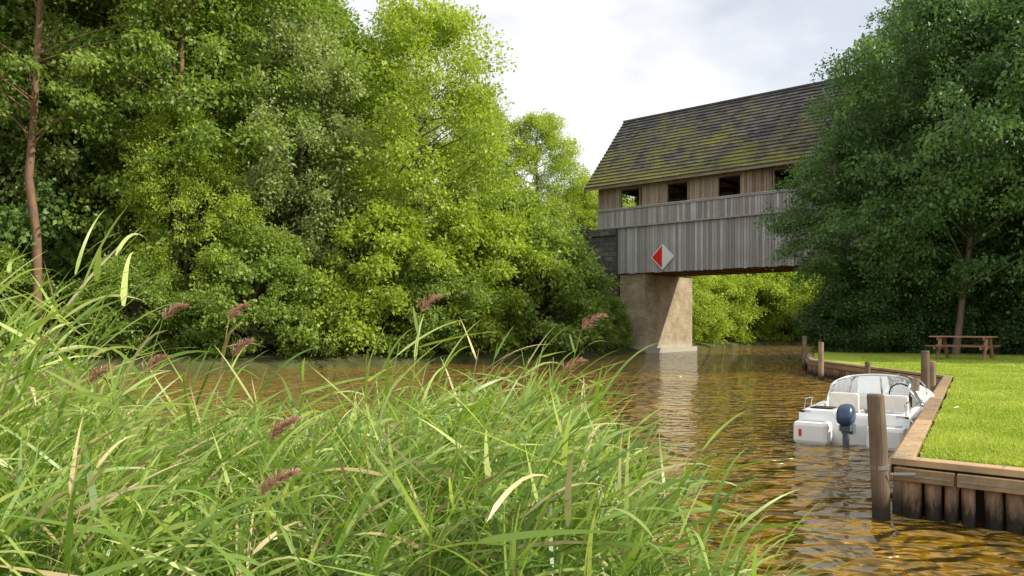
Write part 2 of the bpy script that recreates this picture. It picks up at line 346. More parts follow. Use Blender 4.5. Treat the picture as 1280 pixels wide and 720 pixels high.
s1=N(t,'ShaderNodeMath',operation='ADD'); L(t,n.outputs[0],s1.inputs[0]); L(t,g1.outputs[0],s1.inputs[1])
s2=N(t,'ShaderNodeMath',operation='ADD'); L(t,s1.outputs[0],s2.inputs[0]); L(t,g2.outputs[0],s2.inputs[1])
rm=N(t,'ShaderNodeValToRGB'); rm.color_ramp.elements[0].position=.45; rm.color_ramp.elements[1].position=.70; rm.color_ramp.elements[1].color=(.8,.8,.8,1); L(t,s2.outputs[0],rm.inputs[0])
mx=N(t,'ShaderNodeMixRGB'); mx.inputs[2].default_value=(.25,.24,.045,1); L(t,rm.outputs[0],mx.inputs[0]); L(t,r.outputs[0],mx.inputs[1])
L(t,mx.outputs[0],p.inputs['Base Color']); 
nb=N(t,'ShaderNodeTexNoise',inp={'Scale':9,'Detail':6}); L(t,tcn.outputs['Object'],nb.inputs[0]); bp=N(t,'ShaderNodeBump',inp={'Strength':.6,'Distance':.03}); L(t,nb.outputs[0],bp.inputs['Height']); L(t,bp.outputs[0],p.inputs['Normal'])
L(t,p.outputs[0],wo.inputs[0]); roofm=m
mb=MB(); yr,zr=4.0,14.78; NC=21
x0r,x1r=-2.0,17.9
EAV=[(-.5,9.86),(7.1,zr-3.1*1.093)]  # unseen far eave cut short to let sunlight through to the pier face
for side in (0,1):
    ye,ze=EAV[side]
    sl=Vector((0,yr-ye,zr-ze)); Ls=sl.length; sl.normalize()
    nn=Vector((0,-sl.z,sl.y)) if side==0 else Vector((0,sl.z,-sl.y)).normalized()
    if nn.z<0: nn=-nn
    ncx=NC if side==0 else 14
    st=Ls/ncx
    for k in range(ncx):
        x=x0r-(.16 if k%2 else 0)
        while x<x1r:
            xe=min(x+.33,x1r); xs=max(x,x0r); tn=random.random()
            if xe-xs>.02:
                b0=Vector((0,ye,ze))+sl*(k*st-.03+random.uniform(-.008,.008)); b1=Vector((0,ye,ze))+sl*min((k+1)*st+.02,Ls); th=.10+random.uniform(-.006,.012)
                c=[b0,b1,b1+nn*.02,b0+nn*th]; b=len(mb.v)
                for q in c: mb.v.append((xs+.004,q.y,q.z))
                for q in c: mb.v.append((xe-.004,q.y,q.z))
                fs=[(0,3,2,1),(4,5,6,7),(3,7,6,2),(0,4,7,3),(0,1,5,4),(1,2,6,5)]
                for f in fs: mb.f.append(tuple(b+i for i in f)); mb.t.append(tn); mb.m.append(0)
            x+=.33
mb.box(x0r-.02,x1r+.02,yr-.14,yr+.14,zr-.02,zr+.09,.3)
mb.obj('shingle_roof',[roofm],BR)
mb=MB()
for side in (0,1):
    ye,ze=EAV[side]
    for xx in (x0r-.05,x1r):
        mb.poly([(xx,ye,ze-.02),(xx,yr,14.76),(xx,yr,14.46),(xx,ye,ze-.3)]); mb.poly([(xx+.05,ye,ze-.02),(xx+.05,ye,ze-.3),(xx+.05,yr,14.46),(xx+.05,yr,14.76)])
    mb.poly([(x0r,ye,ze-.06),(x1r,ye,ze-.06),(x1r,yr,14.70),(x0r,yr,14.70)],.3)
    mb.box(x0r,x1r,ye-.02 if side==0 else ye-.01,ye+.01 if side==0 else ye+.02,ze-.16,ze+.02,.2)
mb.obj('verge_boards_and_soffit',[brw],BR)
mb=MB()
for xx in (tB+.02,tE-.06):
    y=.1
    while y<BW-.1:
        zz=zr-.25-abs(y+.08-yr)*1.09; 
        if zz>9.9: mb.box(xx,xx+.04,y,y+.155,9.9,zz,random.random())
        y+=.16
mb.obj('gable_siding',[brw],BR)
m,t=newmat('pier_masonry'); wo=N(t,'ShaderNodeOutputMaterial'); p=N(t,'ShaderNodeBsdfPrincipled',inp={'Roughness':.85})
tcn=N(t,'ShaderNodeTexCoord')
sp=N(t,'ShaderNodeSeparateXYZ'); L(t,tcn.outputs['Object'],sp.inputs[0]); ad=N(t,'ShaderNodeMath',operation='ADD'); L(t,sp.outputs[0],ad.inputs[0]); L(t,sp.outputs[1],ad.inputs[1])
cb=N(t,'ShaderNodeCombineXYZ'); L(t,ad.outputs[0],cb.inputs[0]); L(t,sp.outputs[2],cb.inputs[1])
bk=N(t,'ShaderNodeTexBrick',inp={'Scale':1.6,'Mortar Size':.010,'Color1':(.42,.33,.21,1),'Color2':(.54,.43,.29,1),'Mortar':(.34,.28,.20,1)}); L(t,cb.outputs[0],bk.inputs[0])
bk.inputs['Brick Width'].default_value=.6; bk.inputs['Row Height'].default_value=.2
n=N(t,'ShaderNodeTexNoise',inp={'Scale':1.1,'Detail':7,'Roughness':.7}); L(t,tcn.outputs['Object'],n.inputs[0])
mu=N(t,'ShaderNodeMixRGB',blend_type='MULTIPLY',inp={0:.75}); rr=N(t,'ShaderNodeValToRGB'); rr.color_ramp.elements[0].position=.3; rr.color_ramp.elements[0].color=(.35,.33,.3,1); rr.color_ramp.elements[1].position=.65
L(t,n.outputs[0],rr.inputs[0]); L(t,bk.outputs[0],mu.inputs[1]); L(t,rr.outputs[0],mu.inputs[2])
g1=N(t,'ShaderNodeMapRange',inp={'From Min':.1,'From Max':.75,'To Min':.85,'To Max':0}); L(t,sp.outputs[2],g1.inputs[0])
mx=N(t,'ShaderNodeMixRGB'); mx.inputs[2].default_value=(.45,.44,.38,1); L(t,g1.outputs[0],mx.inputs[0]); L(t,mu.outputs[0],mx.inputs[1])
L(t,mx.outputs[0],p.inputs['Base Color']); bp=N(t,'ShaderNodeBump',inp={'Strength':.5,'Distance':.03}); L(t,n.outputs[0],bp.inputs['Height']); L(t,bp.outputs[0],p.inputs['Normal']); L(t,p.outputs[0],wo.inputs[0])
pierm=m
m,t=newmat('dark_stone'); wo=N(t,'ShaderNodeOutputMaterial'); p=N(t,'ShaderNodeBsdfPrincipled',inp={'Roughness':.9})
tcn=N(t,'ShaderNodeTexCoord'); sp=N(t,'ShaderNodeSeparateXYZ'); L(t,tcn.outputs['Object'],sp.inputs[0]); ad=N(t,'ShaderNodeMath',operation='ADD'); L(t,sp.outputs[0],ad.inputs[0]); L(t,sp.outputs[1],ad.inputs[1])
cb=N(t,'ShaderNodeCombineXYZ'); L(t,ad.outputs[0],cb.inputs[0]); L(t,sp.outputs[2],cb.inputs[1])
bk=N(t,'ShaderNodeTexBrick',inp={'Scale':1.0,'Mortar Size':.02,'Color1':(.09,.085,.085,1),'Color2':(.20,.19,.18,1),'Mortar':(.05,.048,.045,1)}); L(t,cb.outputs[0],bk.inputs[0])
bk.inputs['Brick Width'].default_value=.7; bk.inputs['Row Height'].default_value=.3
n=N(t,'ShaderNodeTexNoise',inp={'Scale':3,'Detail':7,'Roughness':.7}); L(t,tcn.outputs['Object'],n.inputs[0]); mu=N(t,'ShaderNodeMixRGB',blend_type='MULTIPLY',inp={0:.8}); rr=N(t,'ShaderNodeValToRGB'); rr.color_ramp.elements[0].position=.3; rr.color_ramp.elements[0].color=(.4,.4,.4,1); rr.color_ramp.elements[1].position=.65
L(t,n.outputs[0],rr.inputs[0]); L(t,bk.outputs[0],mu.inputs[1]); L(t,rr.outputs[0],mu.inputs[2]); L(t,mu.outputs[0],p.inputs['Base Color'])
bp=N(t,'ShaderNodeBump',inp={'Strength':.8,'Distance':.04}); L(t,bk.outputs[0],bp.inputs['Height']); L(t,bp.outputs[0],p.inputs['Normal']); L(t,p.outputs[0],wo.inputs[0]); darkst=m
mb=MB(); mb.box(.1,1.75,.12,6.1,-1,4.60); mb.box(.0,2.0,-.02,6.3,-1,.28)
mb.box(12.8,16,.12,4.9,-1,4.60); mb.obj('pier',[pierm],BR)
mb=MB(); mb.box(-1.9,.0,-.25,5.3,-1,7.36); mb.box(-6,-1.9,-.15,.3,-1,7.30); mb.box(-6,-1.9,BW+.4,BW+.8,-1,7.30)
mb.box(-6.1,-1.95,-.24,.38,7.302,7.46); mb.box(-2.0,.04,-.33,-.252,6.95,7.2)
mb.box(16,17.2,-.25,5.3,-1,5.4); mb.obj('abutment_wall',[darkst],BR)
# sign
SG=empty('navigation_sign',(BX+DX*3.03-WX*.09,BY+DY*3.03-WY*.09,5.50),A40)
redp=simple('red_paint',(.80,.02,.02),.4,var=.1); whp=simple('white_paint',(.84,.84,.84),.4,var=.04)
def prism(mb,pts,y0,y1,mi):
    b=len(mb.v); n=len(pts)
    for y in (y0,y1):
        for px,pz in pts: mb.v.append((px,y,pz))
    fs=[tuple(range(n)),tuple(range(2*n-1,n-1,-1))]+[(i,n+i,n+(i+1)%n,(i+1)%n) for i in range(n)]
    for f in fs: mb.f.append(tuple(b+i for i in f)); mb.t.append(.5); mb.m.append(mi)
mb=MB()
prism(mb,[(-.74,0),(0,-.74),(.74,0),(0,.74)],-.02,0,0)
prism(mb,[(-.66,0),(-.02,-.64),(-.02,.64)],-.026,-.0205,1)
mb.obj('diamond_board',[whp,redp],SG)
mb=MB(); mb.box(-.05,.05,.0005,.06,-.5,.5); mb.obj('bracket',[simple('steel',(.3,.3,.3),.5,.8)],SG)

# ---------------------------------------------------------------- quay
quayw=woodmat('quay_timber',(.13,.08,.04),(.52,.36,.20),grain=(5,5,5),rough=.7,stain=(.17,.14,.10),stainscale=3.0)
pilem,t=newmat('wet_pile'); wo=N(t,'ShaderNodeOutputMaterial'); p=N(t,'ShaderNodeBsdfPrincipled',inp={'Roughness':.6})
tcn=N(t,'ShaderNodeTexCoord'); sp=N(t,'ShaderNodeSeparateXYZ'); L(t,tcn.outputs['Object'],sp.inputs[0])
n=N(t,'ShaderNodeTexNoise',inp={'Scale':7,'Detail':6,'Roughness':.7}); mpn=N(t,'ShaderNodeMapping'); mpn.inputs['Scale'].default_value=(2.5,2.5,.6); L(t,tcn.outputs['Object'],mpn.inputs[0]); L(t,mpn.outputs[0],n.inputs[0])
z=N(t,'ShaderNodeMath',operation='MULTIPLY_ADD',inp={1:1.0}); L(t,sp.outputs[2],z.inputs[0]); nm=N(t,'ShaderNodeMath',operation='MULTIPLY',inp={1:.55}); L(t,n.outputs[0],nm.inputs[0]); L(t,nm.outputs[0],z.inputs[2])
r=N(t,'ShaderNodeValToRGB'); r.color_ramp.elements[0].position=.36; r.color_ramp.elements[0].color=(.028,.022,.015,1); r.color_ramp.elements[1].position=.60; r.color_ramp.elements[1].color=(.50,.30,.17,1)
L(t,z.outputs[0],r.inputs[0]); a=N(t,'ShaderNodeAttribute',attribute_name='tone'); mu=N(t,'ShaderNodeMixRGB',blend_type='MULTIPLY',inp={0:.75}); L(t,r.outputs[0],mu.inputs[1]); L(t,a.outputs['Fac'],mu.inputs[2]); L(t,mu.outputs[0],p.inputs['Base Color'])
bp=N(t,'ShaderNodeBump',inp={'Strength':.7,'Distance':.02}); L(t,n.outputs[0],bp.inputs['Height']); L(t,bp.outputs[0],p.inputs['Normal']); L(t,p.outputs[0],wo.inputs[0])
steel=simple('galvanised_steel',(.45,.46,.48),.4,.9,var=.2,vscale=20)
QP=[(14.9,-2.7),(3.40,6.75),(9.85,17.3),(10.0,25.5),(10.9,28),(12.3,31.5)]
Q=empty('timber_quay')
pil=MB(); cap=MB(); wal=MB(); stp=MB()
for i in range(len(QP)-1):
    a=Vector((*QP[i],0)); b=Vector((*QP[i+1],0)); d=(b-a); ln=d.length; d.normalize(); nrl=Vector((-d.y,d.x,0))
    ang=math.atan2(d.y,d.x); M=Matrix.Translation(a)@Matrix.Rotation(ang,4,'Z')
    s=.1
    while s<ln-.02:
        r=random.uniform(.052,.082); q=a+d*s-nrl*(.05+random.uniform(-.025,.015)); zt2=.42+random.uniform(-.05,.0)
        pil.tube([(q.x,q.y,-.7),(q.x+random.uniform(-.02,.02),q.y,.1),(q.x,q.y,zt2)],[r*1.05,r,r*.97],12,random.uniform(.25,1),0,wob=.06)
        s+=r*2+random.uniform(.0,.045)
    s=-.04 if i!=1 else .0
    e=ln+.03
    while s<e-.05:
        s2=min(s+random.uniform(2.2,3.2),e); 
        if e-s2<.6: s2=e
        cap.box(s+.004,s2-.004,-.15,.02,.455+.003*i,.515+.003*i,random.random(),0,M)
        q=s+.15
        while q<s2: 
            for yy_ in (-.11,-.02): stp.tube([M@Vector((q,yy_,.514+.003*i)),M@Vector((q,yy_,.520+.003*i))],[.009,.009],8)
            q+=.62
        s=s2
    s=.0
    while s<ln-.1:
        s2=min(s+3.6,ln); wal.box(s+.01,s2-.01,.030,.080,.33,.44,random.uniform(.2,.9),0,M); 
        if i<2: 
            stp.box(s2-.45,s2-.03,.0805,.085,.372,.388,.5,0,M); stp.box(s2-.2,s2-.18,.0855,.097,.368,.392,.5,0,M)
            for q in (s+.4,s+1.3,s+2.2):
                if q<s2-.5: stp.tube([M@Vector((q,.080,.38)),M@Vector((q,.092,.38))],[.014,.014],6)
        s=s2
# dark earth retained behind the piles
wal.box(0,0.01,0,0.01,-.5,-.49)
pil.obj('piles',[pilem],Q,smooth=True); cap.obj('cap_planks',[quayw],Q,bevel=.006); wal.obj('waler_boards',[quayw],Q,bevel=.005); stp.obj('straps_and_bolts',[steel],Q)
postw=woodmat('post_wood',(.07,.05,.035),(.38,.27,.18),grain=(8,8,1.0),bump=.9,stain=(.10,.08,.055),stainscale=3,wet=.28)
def post(x,y,top,r=.072,lean=(0,0),strap=False):
    P=empty('mooring_post',(x,y,0)); mb=MB()
    mb.tube([(0,0,-1),(lean[0]*.3,lean[1]*.3,.15),(lean[0]*.7,lean[1]*.7,top*.7),(lean[0],lean[1],top-.015),(lean[0],lean[1],top)],[r*1.05,r*1.02,r,r*.97,r*.86],18,random.random(),0,wob=.025)
    mb.obj('post',[postw],P,smooth=False)
    if strap:
        mb=MB(); mb.tube([(lean[0]*.4,0,.44),(lean[0]*.42,0,.475)],[r*1.08,r*1.08],20); mb.box(.02,.24,-.08,-.074,.40,.42)
        mb.obj('strap',[steel],P)
    return P
post(3.235,6.62,1.09,.072,(-.07,0),True)
post(8.02,14.75,1.18,.075,(0,0)); post(8.45,15.3,.95,.075); post(9.35,23.0,1.15,.08); post(11.0,28.6,1.25,.085); post(6.85,12.9,.78,.06); post(9.45,20.2,.7,.07)

# lawn
m,t=newmat('lawn_turf'); wo=N(t,'ShaderNodeOutputMaterial'); p=N(t,'ShaderNodeBsdfPrincipled',inp={'Roughness':.9}); p.inputs['Specular IOR Level'].default_value=.1
tcn=N(t,'ShaderNodeTexCoord'); n=N(t,'ShaderNodeTexNoise',inp={'Scale':1.1,'Detail':8,'Roughness':.75}); L(t,tcn.outputs['Object'],n.inputs[0])
r=N(t,'ShaderNodeValToRGB'); r.color_ramp.elements[0].position=.3; r.color_ramp.elements[1].position=.7; r.color_ramp.elements[0].color=(.23,.34,.03,1); r.color_ramp.elements[1].color=(.50,.56,.10,1); L(t,n.outputs[0],r.inputs[0]); L(t,r.outputs[0],p.inputs['Base Color'])
n=N(t,'ShaderNodeTexNoise',inp={'Scale':40,'Detail':4}); L(t,tcn.outputs['Object'],n.inputs[0]); bp=N(t,'ShaderNodeBump',inp={'Strength':.9,'Distance':.04}); L(t,n.outputs[0],bp.inputs['Height']); L(t,bp.outputs[0],p.inputs['Normal']); L(t,p.outputs[0],wo.inputs[0])
LP=[(15.2,-2.6),(3.66,6.80),(10.03,17.2),(10.18,25.4),(11.07,27.9),(12.46,31.4),(14.5,34.5),(45,34),(45,-2.6)]
mb=MB(); mb.poly([(x,y,.485) for x,y in LP],0,0)
nL=len(LP)
for i in range(nL):
    a=LP[i]; b=LP[(i+1)%nL]; mb.poly([(a[0],a[1],.485),(a[0],a[1],-.3),(b[0],b[1],-.3),(b[0],b[1],.485)],0,1)
mb.obj('lawn_ground',[m,simple('wet_earth',(.03,.024,.016),.9)])
def inpoly(x,y,P):
    ins=np.zeros(x.shape,bool)
    for i in range(len(P)):
        ax,ay=P[i]; bx,by=P[(i+1)%len(P)]
        c=((ay>y)!=(by>y)); xi=ax+(y-ay)*(bx-ax)/((by-ay) or 1e-9); ins^=(c&(x<xi))
    return ins
gm=leafmat('grass_blade',(.20,.32,.025),(.42,.53,.07),(.66,.70,.20),trans=.35,tcol=(1.2,1.2,.6,1))
g=np.random.default_rng(3); n=260000
yy=6+ (g.random(n)**1.7)*22; xx=yy*(.46+g.random(n)*.32)
k=inpoly(xx,yy,LP); xx=xx[k];yy=yy[k]; n=len(xx)
pt=np.sin(xx*2.1+yy)*np.cos(yy*1.7-xx*.8)+.6*np.sin(xx*5.3-yy*2.2)*np.sin(yy*4.1)
c=np.stack([xx,yy,np.full(n,.48)],1); ax=nrm(np.stack([g.normal(size=n)*.5,g.normal(size=n)*.5,np.ones(n)*.8],1)); no=nrm(g.normal(size=(n,3))+1e-3)
Ls=(.03+.04*g.random(n))*(1+.3*pt); Ws=.006+.0006*yy+.003*g.random(n)
V,F=leaf_quads(c,ax,no,Ls,Ws); me=fastmesh('lawn_grass',V,F,np.clip(g.random(n)*.6+.2+.16*pt,0,1),[gm]); o=bpy.data.objects.new('lawn_grass',me); COL.objects.link(o)

# ---------------------------------------------------------------- picnic table
PT=empty('picnic_table',(15.3,25.8,.49),math.radians(-42)); tw=woodmat('table_wood',(.17,.085,.05),(.48,.27,.18),grain=(1,8,8))
mb=MB()
for i in range(5): mb.box(-.95,.95,-.38+i*.155,-.38+i*.155+.14,.76,.80,random.random())
for s in (-1,1):
    for j in range(2): mb.box(-.95,.95,s*.72-.15+j*.155,s*.72-.15+j*.155+.14,.45,.49,random.random())
mb.obj('top_and_benches',[tw],PT)
mb=MB()
for x in (-.68,.68):
    mb.box(x-.03,x+.03,-.86,.86,.36,.448,.3); mb.box(x-.03,x+.03,-.36,.36,.67,.758,.3)
    for s in (-1,1):
        mb.tube([(x+.06,s*.72,0),(x+.06,s*.25,.75)],[.06,.06],4,.3)
mb.obj('trestle_legs',[tw],PT)

# ---------------------------------------------------------------- motor boat
BT=empty('motor_boat',(4.80,10.75,0),math.atan2(.8,.6))
gel=simple('white_gelcoat',(.82,.82,.81),.22,var=.05,vscale=3); glass=simple('tinted_screen',(.50,.55,.60),.03,trans=.85); 
inn=simple('cream_interior',(.62,.58,.50),.6,var=.12,vscale=6); chrome=simple('chrome',(.75,.75,.77),.2,.9); blk=simple('black_rubber',(.02,.02,.022),.5); navy=simple('navy_cowl',(.03,.06,.12),.3,var=.2); redb=simple('red_marking',(.6,.03,.02),.4); vin=simple('vinyl_seat',(.70,.66,.60),.5,var=.1)
grey=simple('grey_metal',(.10,.13,.18),.35,.3); greyd=simple('grey_deck',(.33,.34,.36),.6,var=.1)
mb=MB(); ST=[(0,.70,.74,.40),(.6,.72,.77,.41),(1.3,.73,.78,.43),(2.0,.70,.77,.46),(2.6,.60,.70,.50),(3.2,.40,.54,.55),(3.7,.17,.30,.60),(4.0,.03,.06,.63)]
secs=[]
for x,bc,bg_,zg in ST:
    kz=-.18 if x<3 else -.18+(x-3)*.45
    zc=-.02 if x<2.6 else -.02+(x-2.6)*.22
    secs.append([(x-.0,0,kz),(x,bc,zc),(x+.03,bg_-.02,zg*.62),(x+.05,bg_,zg*.66),(x+.06,bg_,zg),(x+.06,bg_-.04,zg+.03),(x+.06,max(bg_-.17,0),zg+.035)])
for sgn in (1,-1):
    b=len(mb.v)
    for s in secs: mb.v+=[(p[0],p[1]*sgn,p[2]) for p in s]
    n=7
    for i in range(len(secs)-1):
        for k in range(n-1):
            f=(b+i*n+k,b+(i+1)*n+k,b+(i+1)*n+k+1,b+i*n+k+1); mb.f.append(f if sgn<0 else f[::-1]); mb.t.append(.5); mb.m.append(0)
        if i>=3:
            y0=secs[i][6]; y1=secs[i+1][6]
            b2=len(mb.v); mb.v+=[(y0[0],y0[1]*sgn,y0[2]),(y1[0],y1[1]*sgn,y1[2]),(y1[0],0,y1[2]+.05),(y0[0],0,y0[2]+.06)]; mb.f.append((b2,b2+1,b2+2,b2+3)); mb.t.append(.5); mb.m.append(0)
        if i<3:
            y0=secs[i][6]; y1=secs[i+1][6]; b2=len(mb.v); mb.v+=[(y0[0],y0[1]*sgn,y0[2]),(y1[0],y1[1]*sgn,y1[2]),(y1[0],y1[1]*sgn,.08),(y0[0],y0[1]*sgn,.08)]; mb.f.append((b2,b2+1,b2+2,b2+3)); mb.t.append(.5); mb.m.append(1)
mb.poly([(0,0,-.18),(0,.70,-.02),(0.03,.72,.25),(.05,.74,.26),(.06,.74,.40),(.06,.2,.40),(.03,.2,.26),(.03,-.2,.26),(.06,-.2,.40),(.06,-.74,.40),(.05,-.74,.26),(0.03,-.72,.25),(0,-.70,-.02)])
mb.box(.07,2.0,-.57,.57,.05,.08,.5,1); mb.box(2.03,2.06,-.58,.58,.08,.51,.5,1)
mb.obj('hull',[gel,inn],BT)
mb=MB() 
mb.box(.075,.50,.20,.69,.10,.455,.5); mb.box(.075,.50,-.69,-.20,.10,.455,.5); mb.box(.30,.50,-.195,.195,.10,.40)
mb.box(-.30,-.001,.24,.73,-.02,.31); mb.box(-.30,-.001,-.73,-.24,-.02,.31)
mb.obj('stern_platforms',[gel],BT,bevel=.06)
mb=MB()
for y in (-.34,.34):
    mb.box(1.05,1.45,y-.22,y+.22,.26,.36); mb.box(.98,1.07,y-.22,y+.22,.34,.64); mb.box(1.1,1.4,y-.12,y+.12,.08,.26)
mb.box(.52,.80,-.55,.55,.24,.34); mb.obj('seats',[vin],BT,bevel=.035)
mb=MB(); mb.box(1.80,2.03,-.55,-.08,.3,.60); mb.box(1.80,2.03,.10,.55,.3,.56); mb.obj('dashboard',[gel],BT,bevel=.03)
mb=MB(); mb.box(1.794,1.7995,-.48,-.14,.40,.56); mb.box(.15,.42,.3,.6,.456,.475); mb.obj('instrument_panel',[blk],BT)
mb=MB(); mb.box(-.24,-.06,-.67,-.30,.311,.316); mb.box(-.24,-.06,.30,.67,.311,.316); mb.box(.13,.44,-.62,-.26,.456,.461); mb.obj('tread_panels',[greyd],BT)
mb=MB(); pts=[]
for k in range(17):
    a=math.pi*k/16; pts.append((1.62-.30+math.sin(a)**.7*.80,-math.cos(a)*.68))
def top_(x,y,k):
    return (x-.22,y*.80,.74+.14*math.sin(math.pi*k/16)**.6)
for k in range(16):
    (x0,y0),(x1,y1)=pts[k],pts[k+1]
    mb.poly([(x0,y0,.48),(x1,y1,.48),top_(x1,y1,k+1),top_(x0,y0,k)])
mb.obj('windscreen',[glass],BT,smooth=True)
mb=MB(); mb.tube([top_(x,y,k) for k,(x,y) in enumerate(pts)],[.018]*17,8); mb.tube([(x,y,.48) for x,y in pts],[.022]*17,8)
for k in (0,4,8,12,16): x,y=pts[k]; mb.tube([(x,y,.48),top_(x,y,k)],[.014,.014],6)
for sgn in (-1,1): mb.tube([(2.7,sgn*.56,.54),(2.75,sgn*.52,.68),(3.3,sgn*.36,.73),(3.85,sgn*.05,.78)],[.012]*4,6)
mb.tube([(.12,.68,.44),(.12,.66,.60),(.45,.66,.60),(.45,.68,.44)],[.012]*4,6); mb.tube([(.12,-.68,.44),(.12,-.66,.60),(.45,-.66,.60),(.45,-.68,.44)],[.012]*4,6)
mb.obj('frame_and_rails',[chrome],BT,smooth=True)
mb=MB(); 
for k in range(16):
    a=2*math.pi*k/16; b=2*math.pi*(k+1)/16; mb.tube([(1.72+math.sin(a)*.06,-.32+math.cos(a)*.15,.62+math.sin(a)*.14),(1.72+math.sin(b)*.06,-.32+math.cos(b)*.15,.62+math.sin(b)*.14)],[.012,.012],5)
mb.obj('steering_wheel',[blk],BT)
mb=MB()
for sgn in (-1,1):
    pr=[(s[3][0],(s[3][1]+.012)*sgn,s[3][2]) for s in secs]; mb.tube(pr,[.018]*len(pr),6)
mb.obj('rubbing_strake',[blk],BT,smooth=True)
mb=MB(); mb.box(-.306,-.3015,.60,.64,.10,.20); mb.box(-.306,-.3015,-.35,-.31,.08,.22); mb.obj('reflectors',[redb],BT)
OM=empty('outboard_motor'); OM.parent=BT; OM.location=(-.30,0.0,.0); OM.scale=(.85,.85,.85)
mb=MB(); 
prof=[(.36,.10,.07),(.40,.17,.11),(.47,.20,.12),(.56,.19,.12),(.64,.15,.105),(.685,.09,.07),(.70,.03,.02)]
b=len(mb.v)
for z,a,bb in prof:
    for k in range(16):
        th=2*math.pi*k/16; cx,sx=math.cos(th),math.sin(th); e=.6
        mb.v.append((-.02+math.copysign(abs(cx)**e,cx)*a*1.0+(z-.4)*.12,math.copysign(abs(sx)**e,sx)*bb*1.1,z))
nP=len(prof)
for i in range(nP-1):
    for k in range(16): mb.f.append((b+i*16+k,b+i*16+(k+1)%16,b+(i+1)*16+(k+1)%16,b+(i+1)*16+k)); mb.t.append(.5); mb.m.append(0)
mb.f.append(tuple(b+(nP-1)*16+k for k in range(16))); mb.t.append(.5); mb.m.append(0)
oo=mb.obj('cowl',[navy],OM,smooth=True)
mb=MB(); mb.box(-.10,.10,-.085,.085,.26,.355); mb.box(-.075,.06,-.04,.04,-.35,.26); mb.box(-.16,.10,-.09,.09,-.10,-.085); mb.box(.06,.26,-.09,.09,.20,.36); mb.obj('leg_and_bracket',[grey],OM,bevel=.015)
mb=MB(); mb.tube([(-.15,0,-.28),(.10,0,-.28),(.16,0,-.28)],[.035,.045,.01],10)
for k in range(3):
    M=Matrix.Translation((-.16,0,-.28))@Matrix.Rotation(k*2.094,4,'X')@Matrix.Rotation(.5,4,'Z'); mb.box(-.006,.006,-.035,.035,.02,.12,.5,0,M)
mb.obj('gearcase_and_propeller',[grey],OM)
mb=MB()
for sgn,x in ((-1,.7),(-1,1.9)):
    mb.tube([(x,sgn*.84,.36),(x,sgn*.86,.32),(x,sgn*.86,.08),(x,sgn*.84,.04)],[.02,.06,.06,.02],10)
mb.tube([(.9,-.72,.46),(.95,-.95,.44),(1.0,-1.2,.52)],[.01]*3,5)
mb.tube([(.1,-.7,.44),(-.6,-.9,.40),(-1.4,-1.0,.46)],[.009]*3,5)
mb.obj('fenders_and_rope',[whp],BT,smooth=True)

# ---------------------------------------------------------------- planting
plant('bright',-4.5,37.5,17.2,.95,rot=1.0)
plant('tall',-11.6,36,19.5,rot=.4); plant('silver',-9.6,33.8,14.5,.95,rot=2.2); plant('tall',-16.5,34,22,rot=3.0); plant('dark',-21.6,32.6,19,.9,rot=1.7); plant('tall',-26,33,22,rot=5)
plant('bright',-13.5,31.5,10,.9,rot=4); plant('silver',-20.5,35,21,rot=1)
plant('pine',-17.6,28.4,22,rot=2); plant('pine',-13.8,31.2,22,rot=4)
plant('dark',-8,44,15,rot=2.1); plant('tall',-14,44,22,rot=1.1); plant('dark',-22,43,23,rot=.3); plant('tall',-31,40,24,rot=2.7); plant('tall',-2,45,12,rot=3.3); plant('dark',-36,34,21)
for x,y,h,kk,wd in [(-6,33.6,6.5,'bushb',1),(-1.6,36.4,6.5,'bushb',1),(-10.6,31.2,5,'bush',1),(-3.6,34.0,4.2,'bush',1),(1.0,38.6,6,'bush',1),(2.7,42.6,6.4,'bushd',.6),(5.4,43.2,2.9,'bush',.8),(3.7,41.2,3.3,'bush',.85),(-14.6,29.2,3.6,'bush',1),(-20,27.6,4.2,'bush',1),(-23.5,27,5,'bush',1),(-28,27,6,'bushd',1),(-8,31.6,3.2,'bush',1),(.2,41,8,'bush',.8),(-33,28,6,'bush',1)]:
    plant(kk,x,y,h,wd)
for x,y,h,kk in [(1.8,57,11.8,'bright'),(-3,58,13,'tall'),(5.4,60,11.8,'bright'),(9.3,63,14,'bright'),(13.5,66,12.5,'tall'),(17,67,12,'bright'),(23,68,11.5,'bright'),(30,69,13,'tall'),(38,70,14,'dark'),(-10,60,16,'tall'),(-20,60,20,'tall'),(-32,58,20,'dark'),(36,56,13,'tall')]:
    plant(kk,x,y,h)
for x,y,h in [(12.0,54,5.5),(13.6,58,6.5),(16,60.5,6.5),(19,62.5,6.5),(22.5,63,6),(26,64,7),(10.8,51.5,4),(30,65,6)]: plant('bushb',x,y,h)
for i in range(46):
    a=math.radians(-75+150*i/45); r_=random.uniform(95,130); plant(random.choice(['tall','dark','bright']),math.sin(a)*r_,math.cos(a)*r_,random.uniform(11,14),1.3,z=.6)
# right bank
plant('blue',17.7,30.4,15.0,.88,z=.4,rot=.5); plant('blue',16.1,32.6,10.2,1.05,z=.4,rot=2.5); plant('blue',22.6,30.6,17.3,1.0,z=.4,rot=4.2); plant('blue',28,28,16,1.05,z=.4,rot=1); plant('blue',27.5,24.5,12,1,z=.4,rot=3.6); plant('blue',22,36,13,1,rot=3)
for x,y,h in [(16.6,34.2,3.8),(18.6,33.2,4.2),(20.3,31.8,4.4),(21.9,30.4,4.4),(23.8,28.8,4.6),(26,27,5),(17.5,36,4.5),(15.2,33.2,3.2),(17.2,33.0,3.2),(19.9,31.2,2.8),(29,25,5),(14.6,34.2,2.6)]: plant('hedge',x,y,h,z=.35)

